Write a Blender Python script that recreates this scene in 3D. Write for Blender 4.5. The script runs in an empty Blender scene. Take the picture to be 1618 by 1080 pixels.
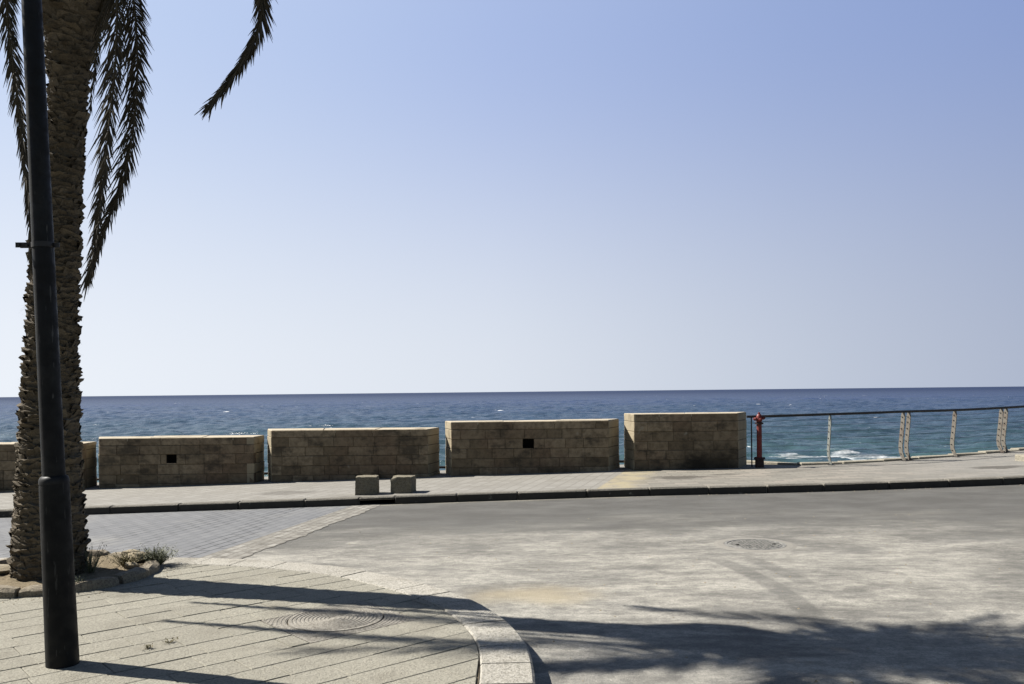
import bpy, math, random
from mathutils import Vector, Matrix
random.seed(7)
R = math.radians
S = bpy.context.scene
C = S.collection
F = 1350.0            # focal length in photo pixels
ROLL = 0.0105
EYE = 1.6

# ---------------------------------------------------------------- helpers
def ray(px, py):
    u = (px-809)/F; v = (618.5-py)/F
    c, s = math.cos(ROLL), math.sin(ROLL)
    return Vector((u*c+v*s, 1.0, -u*s+v*c))
def at_depth(px, py, y):
    r = ray(px, py); return Vector((r.x*y, y, EYE+r.z*y))
def project(p):
    u, v = p.x/p.y, (p.z-EYE)/p.y
    c, s = math.cos(ROLL), math.sin(ROLL)
    uu = u*c-v*s; vv = u*s+v*c
    return 809+uu*F, 618.5-vv*F
def lerp_table(tab, x):
    if x <= tab[0][0]: return tab[0][1]
    for (a, fa), (b, fb) in zip(tab, tab[1:]):
        if x <= b:
            t = (x-a)/(b-a); return fa+(fb-fa)*t
    return tab[-1][1]
ZP = [(-60,-1.4),(-12,-.33),(-8.2,-.238),(-5.1,-.163),(-1.4,-.072),(2.4,.013),(4.7,.035),(6.4,.062),(8.1,.083),(9.5,.106),(10.8,.142),(12,.18),(60,1.6)]
def zp(x):            # promenade level, smoothed
    return sum(lerp_table(ZP, x+d) for d in (-.8,-.4,0,.4,.8))/5
def ky(x):            # face line of the far kerb
    return 13.85 + (0.0125*(x-3)**2 if x > 3 else 0)
def sstep(a, b, x):
    t = min(1, max(0, (x-a)/(b-a))); return t*t*(3-2*t)
def zr(x, y):         # road level
    t = min(1, max(0, (y-7)/6.85))
    return -.12 + t*zp(x)

class MB:
    def __init__(s): s.v = []; s.f = []; s.m = []
    def add(s, vs, fs, mi=0):
        b = len(s.v); s.v += [tuple(v) for v in vs]
        s.f += [tuple(b+i for i in f) for f in fs]; s.m += [mi]*len(fs)
    def box(s, c, d, rot=0, mi=0, bev=0.0, jit=0.0):
        x, y, z = d[0]/2, d[1]/2, d[2]/2
        cr, sr = math.cos(rot), math.sin(rot)
        vs = []
        def T(a, b, e):
            a += random.uniform(-jit, jit); b += random.uniform(-jit, jit); e += random.uniform(-jit, jit)
            return (c[0]+a*cr-b*sr, c[1]+a*sr+b*cr, c[2]+e)
        if bev <= 0:
            for e in (-z, z):
                for a, b in ((-x,-y),(x,-y),(x,y),(-x,y)): vs.append(T(a,b,e))
            s.add(vs, [(3,2,1,0),(4,5,6,7),(0,1,5,4),(1,2,6,5),(2,3,7,6),(3,0,4,7)], mi); return
        k = bev
        rings = [(-z,k),(-z+k,0),(z-k,0),(z,k)]
        for e, i in rings:
            X, Y = x-i, y-i
            q = k if i == 0 else k*.4
            for a, b in ((-X+q,-Y),(X-q,-Y),(X,-Y+q),(X,Y-q),(X-q,Y),(-X+q,Y),(-X,Y-q),(-X,-Y+q)): vs.append(T(a,b,e))
        fs = [tuple(range(7,-1,-1)), tuple(range(24,32))]
        for r in range(3):
            for i in range(8):
                j = (i+1) % 8; fs.append((r*8+i, r*8+j, r*8+8+j, r*8+8+i))
        s.add(vs, fs, mi)
    def tube(s, pts, rad, n=10, mi=0, caps=True):
        pts = [Vector(p) for p in pts]
        if not isinstance(rad, (list, tuple)): rad = [rad]*len(pts)
        vs = []; fs = []
        up = Vector((0,0,1))
        t0 = (pts[1]-pts[0]).normalized()
        a = up.cross(t0)
        if a.length < .1: a = Vector((1,0,0))
        a.normalize()
        for i, p in enumerate(pts):
            t = (pts[min(i+1,len(pts)-1)]-pts[max(i-1,0)]).normalized()
            a = (a-t*a.dot(t)).normalized(); b = t.cross(a)
            for k in range(n):
                th = 2*math.pi*k/n
                vs.append(p+(a*math.cos(th)+b*math.sin(th))*rad[i])
        for i in range(len(pts)-1):
            for k in range(n):
                j = (k+1) % n; fs.append((i*n+k, i*n+j, (i+1)*n+j, (i+1)*n+k))
        if caps: fs += [tuple(range(n-1,-1,-1)), tuple((len(pts)-1)*n+k for k in range(n))]
        s.add(vs, fs, mi)
    def lathe(s, c, prof, n=32, mi=0, axis=None):
        vs = []; fs = []
        ax = Vector(axis).normalized() if axis else Vector((0,0,1))
        q = Vector((0,0,1)).rotation_difference(ax)
        for r, z in prof:
            for k in range(n):
                th = 2*math.pi*k/n
                v = q @ Vector((r*math.cos(th), r*math.sin(th), z)); vs.append(v+Vector(c))
        for i in range(len(prof)-1):
            for k in range(n):
                j = (k+1) % n; fs.append((i*n+k, i*n+j, (i+1)*n+j, (i+1)*n+k))
        fs += [tuple(range(n-1,-1,-1)), tuple((len(prof)-1)*n+k for k in range(n))]
        s.add(vs, fs, mi)
    def build(s, name, mats, parent=None, smooth=False, origin=None, angle=None):
        me = bpy.data.meshes.new(name)
        o0 = Vector(origin) if origin else Vector((0,0,0))
        if parent and not origin: o0 = parent.matrix_basis.translation.copy()
        base = o0
        me.from_pydata([tuple(Vector(v)-base) for v in s.v], [], s.f)
        if not isinstance(mats, (list, tuple)): mats = [mats]
        for m in mats: me.materials.append(m)
        for p, mi in zip(me.polygons, s.m): p.material_index = mi; p.use_smooth = smooth
        if smooth and angle is not None:
            me.set_sharp_from_angle(angle=R(angle))
        me.update()
        o = bpy.data.objects.new(name, me); C.objects.link(o)
        if parent: o.parent = parent; o.location = base - parent.matrix_basis.translation
        else: o.location = base
        return o
def tag(o, label=None, cat=None, group=None, kind=None):
    if label: o['label'] = label
    if cat: o['category'] = cat
    if group: o['group'] = group
    if kind: o['kind'] = kind
    return o
def empty(name, loc):
    o = bpy.data.objects.new(name, None); C.objects.link(o); o.location = loc
    o.empty_display_size = .1
    return o

# ---------------------------------------------------------------- material builder
ALB = .65
class Mat:
    def __init__(s, name):
        s.m = bpy.data.materials.new(name); s.m.use_nodes = True
        s.nt = s.m.node_tree; s.b = s.nt.nodes['Principled BSDF']; s._tc = None
    def n(s, t): return s.nt.nodes.new(t)
    def l(s, a, b):
        if hasattr(a, 'is_output'): s.nt.links.new(a, b)
        else: b.default_value = a
    def tc(s):
        if not s._tc: s._tc = s.n('ShaderNodeTexCoord')
        return s._tc.outputs['Object']
    def geo(s, out='Position'):
        return s.n('ShaderNodeNewGeometry').outputs[out]
    def world(s): return s.geo('Position')
    def map(s, v, scale=(1,1,1), rot=(0,0,0), loc=(0,0,0)):
        k = s.n('ShaderNodeMapping'); s.l(v, k.inputs[0])
        k.inputs['Location'].default_value = loc; k.inputs['Rotation'].default_value = rot; k.inputs['Scale'].default_value = scale
        return k.outputs[0]
    def noise(s, v, scale=1, detail=4, rough=.55, dist=0):
        k = s.n('ShaderNodeTexNoise'); s.l(v, k.inputs['Vector'])
        k.inputs['Scale'].default_value = scale; k.inputs['Detail'].default_value = detail
        k.inputs['Roughness'].default_value = rough; k.inputs['Distortion'].default_value = dist
        return k.outputs['Fac']
    def voro(s, v, scale=1, feat='F1', out='Distance'):
        k = s.n('ShaderNodeTexVoronoi'); k.feature = feat; s.l(v, k.inputs['Vector']); k.inputs['Scale'].default_value = scale
        return k.outputs[out]
    def math(s, op, a, b=0.0, clamp=False):
        k = s.n('ShaderNodeMath'); k.operation = op; k.use_clamp = clamp
        s.l(a, k.inputs[0]); s.l(b, k.inputs[1]); return k.outputs[0]
    def rng(s, v, a, b, c=0.0, d=1.0, smooth=True):
        k = s.n('ShaderNodeMapRange'); k.interpolation_type = 'SMOOTHSTEP' if smooth else 'LINEAR'; k.clamp = True
        s.l(v, k.inputs[0])
        for i, q in enumerate((a,b,c,d)): k.inputs[1+i].default_value = q
        return k.outputs[0]
    def mix(s, f, a, b, mode='MIX'):
        k = s.n('ShaderNodeMix'); k.data_type = 'RGBA'; k.blend_type = mode
        s.l(f, k.inputs[0])
        for q, i in ((a,6),(b,7)):
            if isinstance(q, (tuple, list)): k.inputs[i].default_value = (*[v*ALB for v in q[:3]], 1)
            else: s.l(q, k.inputs[i])
        return k.outputs[2]
    def sep(s, v):
        k = s.n('ShaderNodeSeparateXYZ'); s.l(v, k.inputs[0]); return k.outputs
    def brick(s, v, w, h, mortar=.01, off=.5, smooth=.1):
        k = s.n('ShaderNodeTexBrick'); s.l(v, k.inputs['Vector'])
        k.inputs['Scale'].default_value = 1; k.inputs['Mortar Size'].default_value = mortar
        k.inputs['Brick Width'].default_value = w; k.inputs['Row Height'].default_value = h
        k.inputs['Mortar Smooth'].default_value = smooth; k.offset = off
        k.inputs['Color1'].default_value = (0,0,0,1); k.inputs['Color2'].default_value = (1,1,1,1); k.inputs['Mortar'].default_value = (.5,.5,.5,1)
        return k.outputs['Color'], k.outputs['Fac']
    def bump(s, h, strength=.3, dist=.01, normal=None):
        k = s.n('ShaderNodeBump'); s.l(h, k.inputs['Height'])
        k.inputs['Strength'].default_value = strength; k.inputs['Distance'].default_value = dist
        if normal: s.l(normal, k.inputs['Normal'])
        return k.outputs[0]
    def out(s, col=None, rough=None, normal=None, metal=None, spec=None):
        if col is not None:
            if isinstance(col, (tuple, list)): s.b.inputs['Base Color'].default_value = (*[v*ALB for v in col[:3]], 1)
            else: s.l(col, s.b.inputs['Base Color'])
        if rough is not None: s.l(rough, s.b.inputs['Roughness'])
        if normal is not None: s.l(normal, s.b.inputs['Normal'])
        if metal is not None: s.b.inputs['Metallic'].default_value = metal
        if spec is not None: s.l(spec, s.b.inputs['Specular IOR Level'])
        return s.m

def mul(c, k): return tuple(q*k for q in c)

# stone of the parapet walls
def wall_stone():
    m = Mat('sandstone'); w = m.world()
    isl = m.geo('Random Per Island')
    base = m.mix(isl, (.195,.150,.096), (.390,.308,.205))
    warm = m.rng(m.noise(w, .9, 3), .42, .66)
    c = m.mix(m.math('MULTIPLY', warm, .55), base, (.245,.160,.105))
    mot = m.noise(w, 9, 6, .65)
    c = m.mix(m.rng(mot, .3, .75), mul((.9,.85,.8), .22), c) if False else m.mix(m.rng(mot, .30, .62, .55, 0), c, (.070,.054,.036))
    stain = m.rng(m.noise(m.map(w, (1.2,1,2.2)), 1.4, 6, .66), .50, .66)
    c = m.mix(m.math('MULTIPLY', stain, .75), c, (.06,.05,.038))
    # smoke-black patch low on the last section
    p = m.sep(w)
    wob = m.math('MULTIPLY', m.math('SUBTRACT', m.noise(w, 3.0, 5, .65), .5), .55)
    dx = m.rng(m.math('ADD', m.math('ABSOLUTE', m.math('SUBTRACT', p[0], 3.98)), wob), .25, .95, 1, 0)
    dz = m.rng(m.math('ADD', p[2], wob), .10, .72, 1, 0)
    n2 = .80
    c = m.mix(m.math('MULTIPLY', m.math('MULTIPLY', dx, dz), n2), c, (.018,.016,.013))
    sp = m.rng(m.noise(w, 3.3, 2, .4), .71, .76)
    c = m.mix(m.math('MULTIPLY', sp, .6), c, (.42,.38,.30))
    h = m.math('ADD', m.math('MULTIPLY', m.noise(w, 14, 6, .65), 1.0), m.math('MULTIPLY', m.noise(w, 60, 3), .35))
    return m.out(c, .92, m.bump(h, .55, .02), spec=.2)
def wall_top():
    m = Mat('coping_stone'); w = m.world()
    c = m.mix(m.noise(w, 5, 6, .65), (.42,.36,.26), (.62,.55,.42))
    c = m.mix(m.rng(m.noise(w, 1.7, 5), .55, .72), c, (.18,.15,.10))
    return m.out(c, .92, m.bump(m.noise(w, 22, 6, .65), .5, .02), spec=.2)
M_WALL = wall_stone(); M_TOP = wall_top()
m = Mat('clean_end_stone'); w = m.world()
c = m.mix(m.noise(w, 4, 5, .65), (.29,.242,.165), (.45,.385,.268))
c = m.mix(m.rng(m.noise(w, 2.2, 6, .6), .50, .72, 0, .7), c, (.13,.10,.062))
M_END = m.out(c, .92, m.bump(m.noise(w, 20, 6, .65), .5, .02), spec=.2)
m = Mat('mortar'); M_MORT = m.out(m.mix(m.noise(m.world(), 6), (.085,.066,.045), (.16,.127,.085)), .95, spec=.1)
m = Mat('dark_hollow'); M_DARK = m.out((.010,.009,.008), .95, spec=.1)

def dressed(name, a, b, sc=18, dirt=(.20,.182,.142), isl=True):
    m = Mat(name); w = m.world()
    c = m.mix(m.noise(w, sc, 6, .65), a, b)
    if isl: c = m.mix(m.rng(m.geo('Random Per Island'), 0, 1, .0, .32, False), c, mul(a, .72))
    c = m.mix(m.rng(m.noise(w, 2.1, 5, .6), .5, .75, 0, .6), c, dirt)
    c = m.mix(m.rng(m.noise(w, 75, 3, .6), .48, .64, 0, .62), c, mul(dirt, .7))
    c = m.mix(m.rng(m.noise(w, 28, 5, .7), .46, .66, 0, .45), c, mul(dirt, .95))
    h = m.math('ADD', m.noise(w, 30, 6, .65), m.math('MULTIPLY', m.noise(w, 110, 3), .5))
    return m.out(c, .9, m.bump(h, .8, .014), spec=.25)
M_PAVER = dressed('plaza_paver', (.315,.297,.240), (.44,.418,.345), 14)
M_KERB_N = dressed('pale_kerb_stone', (.44,.415,.36), (.60,.57,.50), 12)
M_BLOCK = dressed('rough_block', (.22,.195,.138), (.34,.30,.22), 16, (.10,.085,.06))
M_PLANT = dressed('planter_stone', (.27,.225,.16), (.40,.35,.26), 12, (.14,.11,.08))
M_ROCK = dressed('limestone_rock', (.32,.26,.17), (.46,.39,.27), 8)
M_KERB_F = dressed('grey_kerb_stone', (.20,.185,.155), (.31,.29,.245), 10, (.09,.08,.065))
m = Mat('shade_darkened_kerb'); w = m.world()  # kerb face shade painted into dark weathered stone, with pale chips
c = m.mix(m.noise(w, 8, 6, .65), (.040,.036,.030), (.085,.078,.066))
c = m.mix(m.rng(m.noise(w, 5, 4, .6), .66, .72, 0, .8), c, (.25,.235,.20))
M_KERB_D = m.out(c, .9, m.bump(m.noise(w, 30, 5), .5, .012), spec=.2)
M_COVER = dressed('grooved_stone', (.29,.268,.228), (.40,.375,.325), 16, (.16,.14,.11), False)
M_EDGE = dressed('edge_stone', (.36,.33,.26), (.48,.44,.35), 10)

m = Mat('joint_sand'); w = m.world()
M_JOINT = m.out(m.mix(m.rng(m.noise(w, 5, 5), .35, .65), (.085,.068,.048), (.21,.175,.125)), .95, m.bump(m.noise(w, 70), .5, .01), spec=.1)
m = Mat('dry_soil'); w = m.world()
M_SOIL = m.out(m.mix(m.noise(w, 12, 7, .7), (.13,.10,.065), (.40,.33,.22)), .97, m.bump(m.noise(w, 35, 6, .7), .9, .03), spec=.1)

# asphalt with dust
def asphalt():
    m = Mat('dusty_asphalt'); w = m.world(); p = m.sep(w)
    fine = m.noise(w, 130, 3, .7)
    c = m.mix(fine, (.072,.069,.063), (.150,.145,.133))
    c = m.mix(m.rng(m.noise(m.map(w, (.8,1.5,1)), 1.3, 7, .7), .35, .7), c, (.155,.151,.140))
    big = m.noise(m.map(w, (.30,.8,1), loc=(3,1,0)), 1.1, 6, .62)
    yy = m.math('ADD', p[1], m.math('MULTIPLY', m.math('SUBTRACT', big, .5), 5.5))
    near = m.rng(yy, 8.6, 11.9, 1, 0)
    # the dust lies thinner towards the right
    rx = m.rng(m.math('ADD', p[0], m.math('MULTIPLY', m.math('SUBTRACT', big, .5), 6)), 4.2, 7.5, 1, .45)
    streak = m.rng(m.noise(m.map(w, (.7,1.35,1), (0,0,.2)), 1.3, 9, .74), .34, .62, .26, 1)
    dust = m.math('MULTIPLY', m.math('MULTIPLY', near, streak), rx)
    # tyre tracks
    f = m.math('SUBTRACT', p[1], 7.0)
    fx = m.math('SUBTRACT', 2.28, m.math('MULTIPLY', m.math('MULTIPLY', f, f), .08))
    ex = m.math('ADD', m.math('SUBTRACT', p[0], fx), m.math('MULTIPLY', m.math('SUBTRACT', m.noise(w, 5), .5), .06))
    t1 = m.math('MULTIPLY', m.rng(m.math('ABSOLUTE', ex), .07, .13, 1, 0), m.rng(p[1], 8.3, 9.2, 1, 0))
    t1 = m.math('MULTIPLY', t1, m.rng(p[1], 5.9, 6.5, 0, 1))
    t2 = m.math('MULTIPLY', m.rng(m.math('ABSOLUTE', m.math('SUBTRACT', ex, .33)), .06, .12, 1, 0), m.rng(p[1], 8.4, 9.0, 1, 0))
    t2 = m.math('MULTIPLY', t2, m.rng(p[1], 7.5, 7.6, 0, 1))
    tr = m.math('MULTIPLY', m.math('MAXIMUM', t1, m.math('MULTIPLY', t2, .8)), .52)
    dust = m.math('MULTIPLY', dust, m.math('SUBTRACT', 1, tr))
    grain = m.math('MULTIPLY', m.rng(m.noise(w, 70, 5, .8), .36, .60, .5, 1), m.rng(m.noise(m.map(w,(1,1.3,1)), 9, 7, .75), .34, .58, .55, 1))
    dust = m.math('MULTIPLY', dust, grain)
    fs_ = m.rng(m.noise(m.map(w, (2.2,5.5,1), (0,0,.15)), 1.6, 7, .72), .36, .62, .62, 1)
    dust = m.math('MULTIPLY', dust, fs_)
    c = m.mix(dust, c, (.60,.57,.495))
    # brighter scuffs and a sandy spill at the plaza corner
    sc = m.rng(m.noise(m.map(w, (.9,2.2,1)), 1.7, 7, .7), .58, .70)
    c = m.mix(m.math('MULTIPLY', m.math('MULTIPLY', sc, m.rng(p[1], 11.6, 9.8, 0, 1)), .5), c, (.58,.55,.47))
    sx = m.math('SUBTRACT', p[0], .15); sy = m.math('MULTIPLY', m.math('SUBTRACT', p[1], 7.25), 1.6)
    dd = m.math('SQRT', m.math('ADD', m.math('MULTIPLY', sx, sx), m.math('MULTIPLY', sy, sy)))
    spill = m.math('MULTIPLY', m.rng(m.math('ADD', dd, m.math('MULTIPLY', m.noise(w, 2.5, 5), .9)), .55, 1.25, 1, 0), .65)
    c = m.mix(spill, c, (.46,.39,.26))
    # pale strip of grit along the foot of the far kerb
    g = m.math('MULTIPLY', m.rng(m.math('ADD', p[1], m.math('MULTIPLY', m.noise(w, 1.3, 4), .35)), 13.86, 14.02, 0, 1), m.rng(p[0], 1.5, 3.0, 1, 0))
    c = m.mix(m.math('MULTIPLY', g, .6), c, (.42,.39,.31))
    h = m.math('ADD', fine, m.math('MULTIPLY', m.noise(w, 40, 4), .6))
    return m.out(c, .9, m.bump(h, .9, .010), spec=.25)
M_ASPH = asphalt()

def cobble():
    m = Mat('grey_setts'); w = m.world()
    v = m.map(w, rot=(0,0,R(-79)))
    col, fac = m.brick(v, .30, .145, .012, .5)
    c = m.mix(m.sep(col)[0], (.165,.170,.180), (.230,.233,.238))
    c = m.mix(m.noise(w, 9, 5, .6), c, (.158,.160,.165))
    rowgap = m.rng(m.noise(m.map(w, (2.0,.35,1), (0,0,R(0))), 1.2, 4), .42, .62)
    c = m.mix(m.math('MULTIPLY', fac, m.rng(rowgap, 0, 1, .35, 1)), c, (.055,.055,.058))
    c = m.mix(m.rng(m.noise(w, .8, 5), .5, .75, 0, .4), c, (.33,.32,.29))
    h = m.math('SUBTRACT', m.math('MULTIPLY', m.noise(w, 30, 4), .3), fac)
    return m.out(c, .82, m.bump(h, .8, .012), spec=.3)
M_SETT = cobble()
def bandstone():
    m = Mat('pale_band_setts'); w = m.world()
    v = m.map(w, rot=(0,0,R(-80)))
    col, fac = m.brick(v, .22, .12, .014, .5)
    c = m.mix(m.sep(col)[0], (.25,.235,.205), (.35,.335,.30))
    c = m.mix(m.rng(m.noise(w, 7, 5, .7), .42, .64), c, (.175,.165,.145))
    c = m.mix(m.math('MULTIPLY', fac, .55), c, (.13,.115,.09))
    h = m.math('SUBTRACT', m.math('MULTIPLY', m.noise(w, 25, 4), .5), fac)
    return m.out(c, .9, m.bump(h, .9, .015), spec=.25)
M_BAND = bandstone()

def promenade_mat():
    m = Mat('promenade_paving'); w = m.world(); p = m.sep(w)
    va = m.map(w, rot=(0,0,R(-74)))
    ca, fa = m.brick(va, .22, .205, .012, .5)
    cb, fb = m.brick(w, .42, .15, .010, .5)
    line = m.math('SUBTRACT', p[0], m.math('ADD', 1.32, m.math('MULTIPLY', m.math('SUBTRACT', p[1], 13.9), .29)))
    side = m.rng(line, -.01, .01)
    cA = m.mix(m.sep(ca)[0], (.265,.252,.225), (.325,.312,.282))
    cA = m.mix(m.math('MULTIPLY', fa, .6), cA, (.19,.175,.15))
    cB = m.mix(m.sep(cb)[0], (.212,.198,.168), (.335,.312,.265))
    cB = m.mix(m.rng(m.sep(cb)[0], .55, .9, 0, .25), cB, (.36,.29,.24))
    cB = m.mix(m.math('MULTIPLY', fb, .65), cB, (.15,.135,.11))
    c = m.mix(side, cA, cB)
    # yellowish replaced strip along the seam
    ys = m.math('MULTIPLY', m.rng(line, .0, .05), m.rng(line, .45, .85, 1, 0))
    c = m.mix(m.math('MULTIPLY', ys, m.rng(m.noise(w, 2.5, 4), .35, .6, .25, .85)), c, (.42,.36,.225))
    # greyer far to the right
    c = m.mix(m.rng(p[0], 4.5, 9.5, 0, .55), c, (.27,.262,.245))
    c = m.mix(m.rng(m.noise(m.map(w, (.6,1.4,1)), 1.5, 6, .62), .46, .72, 0, .5), c, (.22,.205,.175))
    # oil and water stains
    for sx, sy, rx, ry, k in ((3.05,15.45,.75,.42,.85),(9.0,15.9,.8,.38,.8),(-4.0,15.0,.75,.45,.5),(-2.3,14.1,.9,.25,.4),(3.9,15.8,.4,.2,.6),(5.6,16.2,.8,.3,.35)):
        ax = m.math('DIVIDE', m.math('SUBTRACT', p[0], sx), rx); ay = m.math('DIVIDE', m.math('SUBTRACT', p[1], sy), ry)
        d = m.math('SQRT', m.math('ADD', m.math('MULTIPLY', ax, ax), m.math('MULTIPLY', ay, ay)))
        d = m.math('ADD', d, m.math('MULTIPLY', m.math('SUBTRACT', m.noise(w, 2.6, 6, .65), .5), 1.9))
        c = m.mix(m.rng(d, .35, .95, k, 0), c, (.075,.066,.055))
    c = m.mix(m.rng(m.noise(w, 40, 4), .4, .7, 0, .25), c, (.17,.155,.13))
    fm = m.math('ADD', m.math('MULTIPLY', fa, m.math('SUBTRACT', 1, side)), m.math('MULTIPLY', fb, side))
    h = m.math('SUBTRACT', m.math('MULTIPLY', m.noise(w, 30, 4), .35), fm)
    return m.out(c, .88, m.bump(h, .7, .012), spec=.3)
M_PROM = promenade_mat()

def sea_mat():
    m = Mat('sea_water'); w = m.world(); p = m.sep(w)
    # distance bands: teal shallows, blue, deep blue
    lg = m.math('LOGARITHM', m.math('MAXIMUM', p[1], 20), 10)
    rp = m.n('ShaderNodeValToRGB'); m.l(m.rng(lg, 2.0, 4.0, 0, 1, False), rp.inputs[0])
    e = rp.color_ramp.elements
    e[0].position = 0; e[0].color = (.042,.079,.084,1)
    e[1].position = 1; e[1].color = (.009,.016,.058,1)
    for q, col in ((.12,(.048,.086,.108)),(.28,(.043,.074,.130)),(.45,(.034,.058,.140)),(.70,(.015,.026,.088))):
        x = e.new(q); x.color = (*[v*ALB for v in col], 1)
    c = rp.outputs[0]
    va = m.map(w, (.16,.05,1), (0,0,R(-6)))
    n1 = m.noise(va, 1.0, 6, .62, .3)
    n2 = m.noise(m.map(w, (.75,.25,1), (0,0,R(5))), 1.0, 6, .7, .2)
    n3 = m.noise(m.map(w, (.010,.035,1)), 1.0, 4, .55)
    # water of different depth over rock and sand
    c = m.mix(m.rng(m.noise(m.map(w, (.006,.022,1), loc=(5,2,0)), 1, 4), .42, .62, 0, .25), c, (.024,.058,.062), 'MIX')
    c = m.mix(m.rng(n1, .35, .68, .0, .55), c, (.015,.030,.056))  # dark and light sides of wave facets put into the colour, next line too
    c = m.mix(m.rng(n2, .52, .70, .0, .3), c, (.085,.145,.20))
    # whitecaps
    wn = m.noise(m.map(w, (.055,.20,1), (0,0,R(3)), (11,3,0)), 1.0, 3, .5)
    wl = m.noise(m.map(w, (.006,.010,1), loc=(2,8,0)), 1.0, 2, .5)
    th = m.math('ADD', wn, m.math('MULTIPLY', m.math('SUBTRACT', wl, .5), .30))
    caps = m.math('MULTIPLY', m.rng(th, .735, .765), m.rng(n2, .42, .58))
    caps = m.math('MULTIPLY', caps, m.rng(p[1], 2500, 900, 0, 1))
    # surf on the reef below the railing
    fx = m.math('DIVIDE', m.math('SUBTRACT', p[0], 43), 13); fy = m.math('DIVIDE', m.math('SUBTRACT', p[1], 117), 6)
    fd = m.math('SQRT', m.math('ADD', m.math('MULTIPLY', fx, fx), m.math('MULTIPLY', fy, fy)))
    fd = m.math('ADD', fd, m.math('MULTIPLY', m.math('SUBTRACT', m.noise(m.map(w, (.10,.30,1)), 1, 6, .75), .5), 3.4))
    surf = m.math('MULTIPLY', m.rng(fd, .30, .95, .68, 0), m.rng(m.noise(m.map(w, (.5,.22,1)), 1, 5, .7),   .38, .58, .45, 1))
    foam = m.math('MAXIMUM', caps, surf)
    c = m.mix(foam, c, (.80,.82,.83))
    h = m.math('ADD', m.math('MULTIPLY', n1, 1.0), m.math('ADD', m.math('MULTIPLY', n2, .35), m.math('MULTIPLY', n3, 1.6)))
    nb = m.bump(h, .8, .5)
    fr = m.n('ShaderNodeFresnel'); fr.inputs['IOR'].default_value = 1.33; m.l(nb, fr.inputs['Normal'])
    top = m.rng(lg, 2.1, 3.6, .42, .13, False)
    fac = m.math('MULTIPLY', m.rng(fr.outputs[0], .05, 1.0, .04, 1, False), top)
    fac = m.math('MULTIPLY', fac, m.math('SUBTRACT', 1, foam))
    df = m.n('ShaderNodeBsdfDiffuse'); m.l(c, df.inputs['Color']); m.l(nb, df.inputs['Normal'])
    gl = m.n('ShaderNodeBsdfGlossy'); gl.inputs['Roughness'].default_value = .20; m.l(nb, gl.inputs['Normal'])
    gl.inputs['Color'].default_value = (.95,.97,1,1)
    mx = m.n('ShaderNodeMixShader'); m.l(fac, mx.inputs[0]); m.nt.links.new(df.outputs[0], mx.inputs[1]); m.nt.links.new(gl.outputs[0], mx.inputs[2])
    m.nt.links.new(mx.outputs[0], m.nt.nodes['Material Output'].inputs['Surface'])
    return m.m
M_SEA = sea_mat()

def paint(name, col, rough=.45, wear=(.10,.10,.10), amt=.5, metal=0.0, spec=.4):
    m = Mat(name); w = m.world()
    c = m.mix(m.rng(m.noise(w, 6, 6, .65), .45, .75, 0, amt), col, wear)
    sc = m.rng(m.noise(m.map(w, (48,48,6)), 1, 4, .6), .635, .68)
    c = m.mix(m.math('MULTIPLY', sc, .6), c, mul(wear, 3.2))
    return m.out(c, m.rng(m.noise(w, 14, 4), .3, .7, rough-.1, rough+.2), m.bump(m.noise(w, 40, 4), .12, .005), metal=metal, spec=spec)
M_POLE = paint('black_pole_paint', (.008,.0083,.0083), .55, (.019,.019,.018), .6, spec=.16)
M_POLE2 = paint('weathered_pole_paint', (.0095,.0100,.0108), .55, (.034,.034,.033), .65, spec=.17)
M_BAND_M = paint('clamp_steel', (.016,.014,.013), .5, (.05,.035,.025), .6)
M_RED = paint('red_hydrant_paint', (.20,.020,.016), .55, (.055,.014,.011), .7)
M_REDK = paint('dark_flange', (.028,.008,.008), .6, (.03,.02,.018), .6)
M_RAIL = paint('black_rail_paint', (.014,.014,.015), .45, (.035,.034,.033), .5)
M_POST = paint('worn_post_paint', (.175,.158,.13), .65, (.10,.065,.045), .9)
M_POSTD = paint('thin_post_paint', (.20,.21,.19), .55, (.10,.08,.06), .6)
M_CABLE = paint('steel_cable', (.10,.10,.10), .4, (.06,.06,.06), .4, .6)
m = Mat('cast_iron'); w = m.world()
M_IRON = m.out(m.mix(m.rng(m.noise(w, 22, 6, .8), .36, .60), (.10,.10,.096), (.33,.32,.29)), .8, m.bump(m.noise(w, 60, 4), .5, .008), metal=.25)
m = Mat('manhole_surround'); w = m.world()
M_SURR = m.out(m.mix(m.noise(w, 25, 5, .7), (.22,.21,.185), (.33,.31,.27)), .9, m.bump(m.noise(w, 60, 4), .5, .008), spec=.25)
m = Mat('palm_bark'); w = m.world()
c = m.mix(m.geo('Random Per Island'), (.112,.093,.068), (.232,.196,.146))
c = m.mix(m.rng(m.noise(m.map(w, (10,10,60)), 1, 5, .7), .35, .65, 0, .6), c, (.150,.124,.086))
c = m.mix(m.rng(m.noise(w, 9, 5), .5, .7, 0, .6), c, (.035,.027,.019))
M_BARK = m.out(c, .95, m.bump(m.noise(m.map(w, (25,25,90)), 1, 5, .7), .9, .02), spec=.15)
m = Mat('dry_frond'); w = m.world()
c = m.mix(m.geo('Random Per Island'), (.034,.028,.018), (.092,.076,.046))
M_DRY = m.out(c, .75, spec=.25)
m = Mat('green_frond'); w = m.world()
c = m.mix(m.geo('Random Per Island'), (.040,.060,.030), (.085,.105,.060))
M_GREEN = m.out(c, .6, spec=.35)
m = Mat('weed_leaf')
M_WEED = m.out(m.mix(m.geo('Random Per Island'), (.075,.088,.050), (.20,.205,.125)), .75, spec=.25)
m = Mat('dry_weed')
M_WEEDD = m.out(m.mix(m.geo('Random Per Island'), (.13,.115,.055), (.24,.20,.11)), .8, spec=.2)

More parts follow.
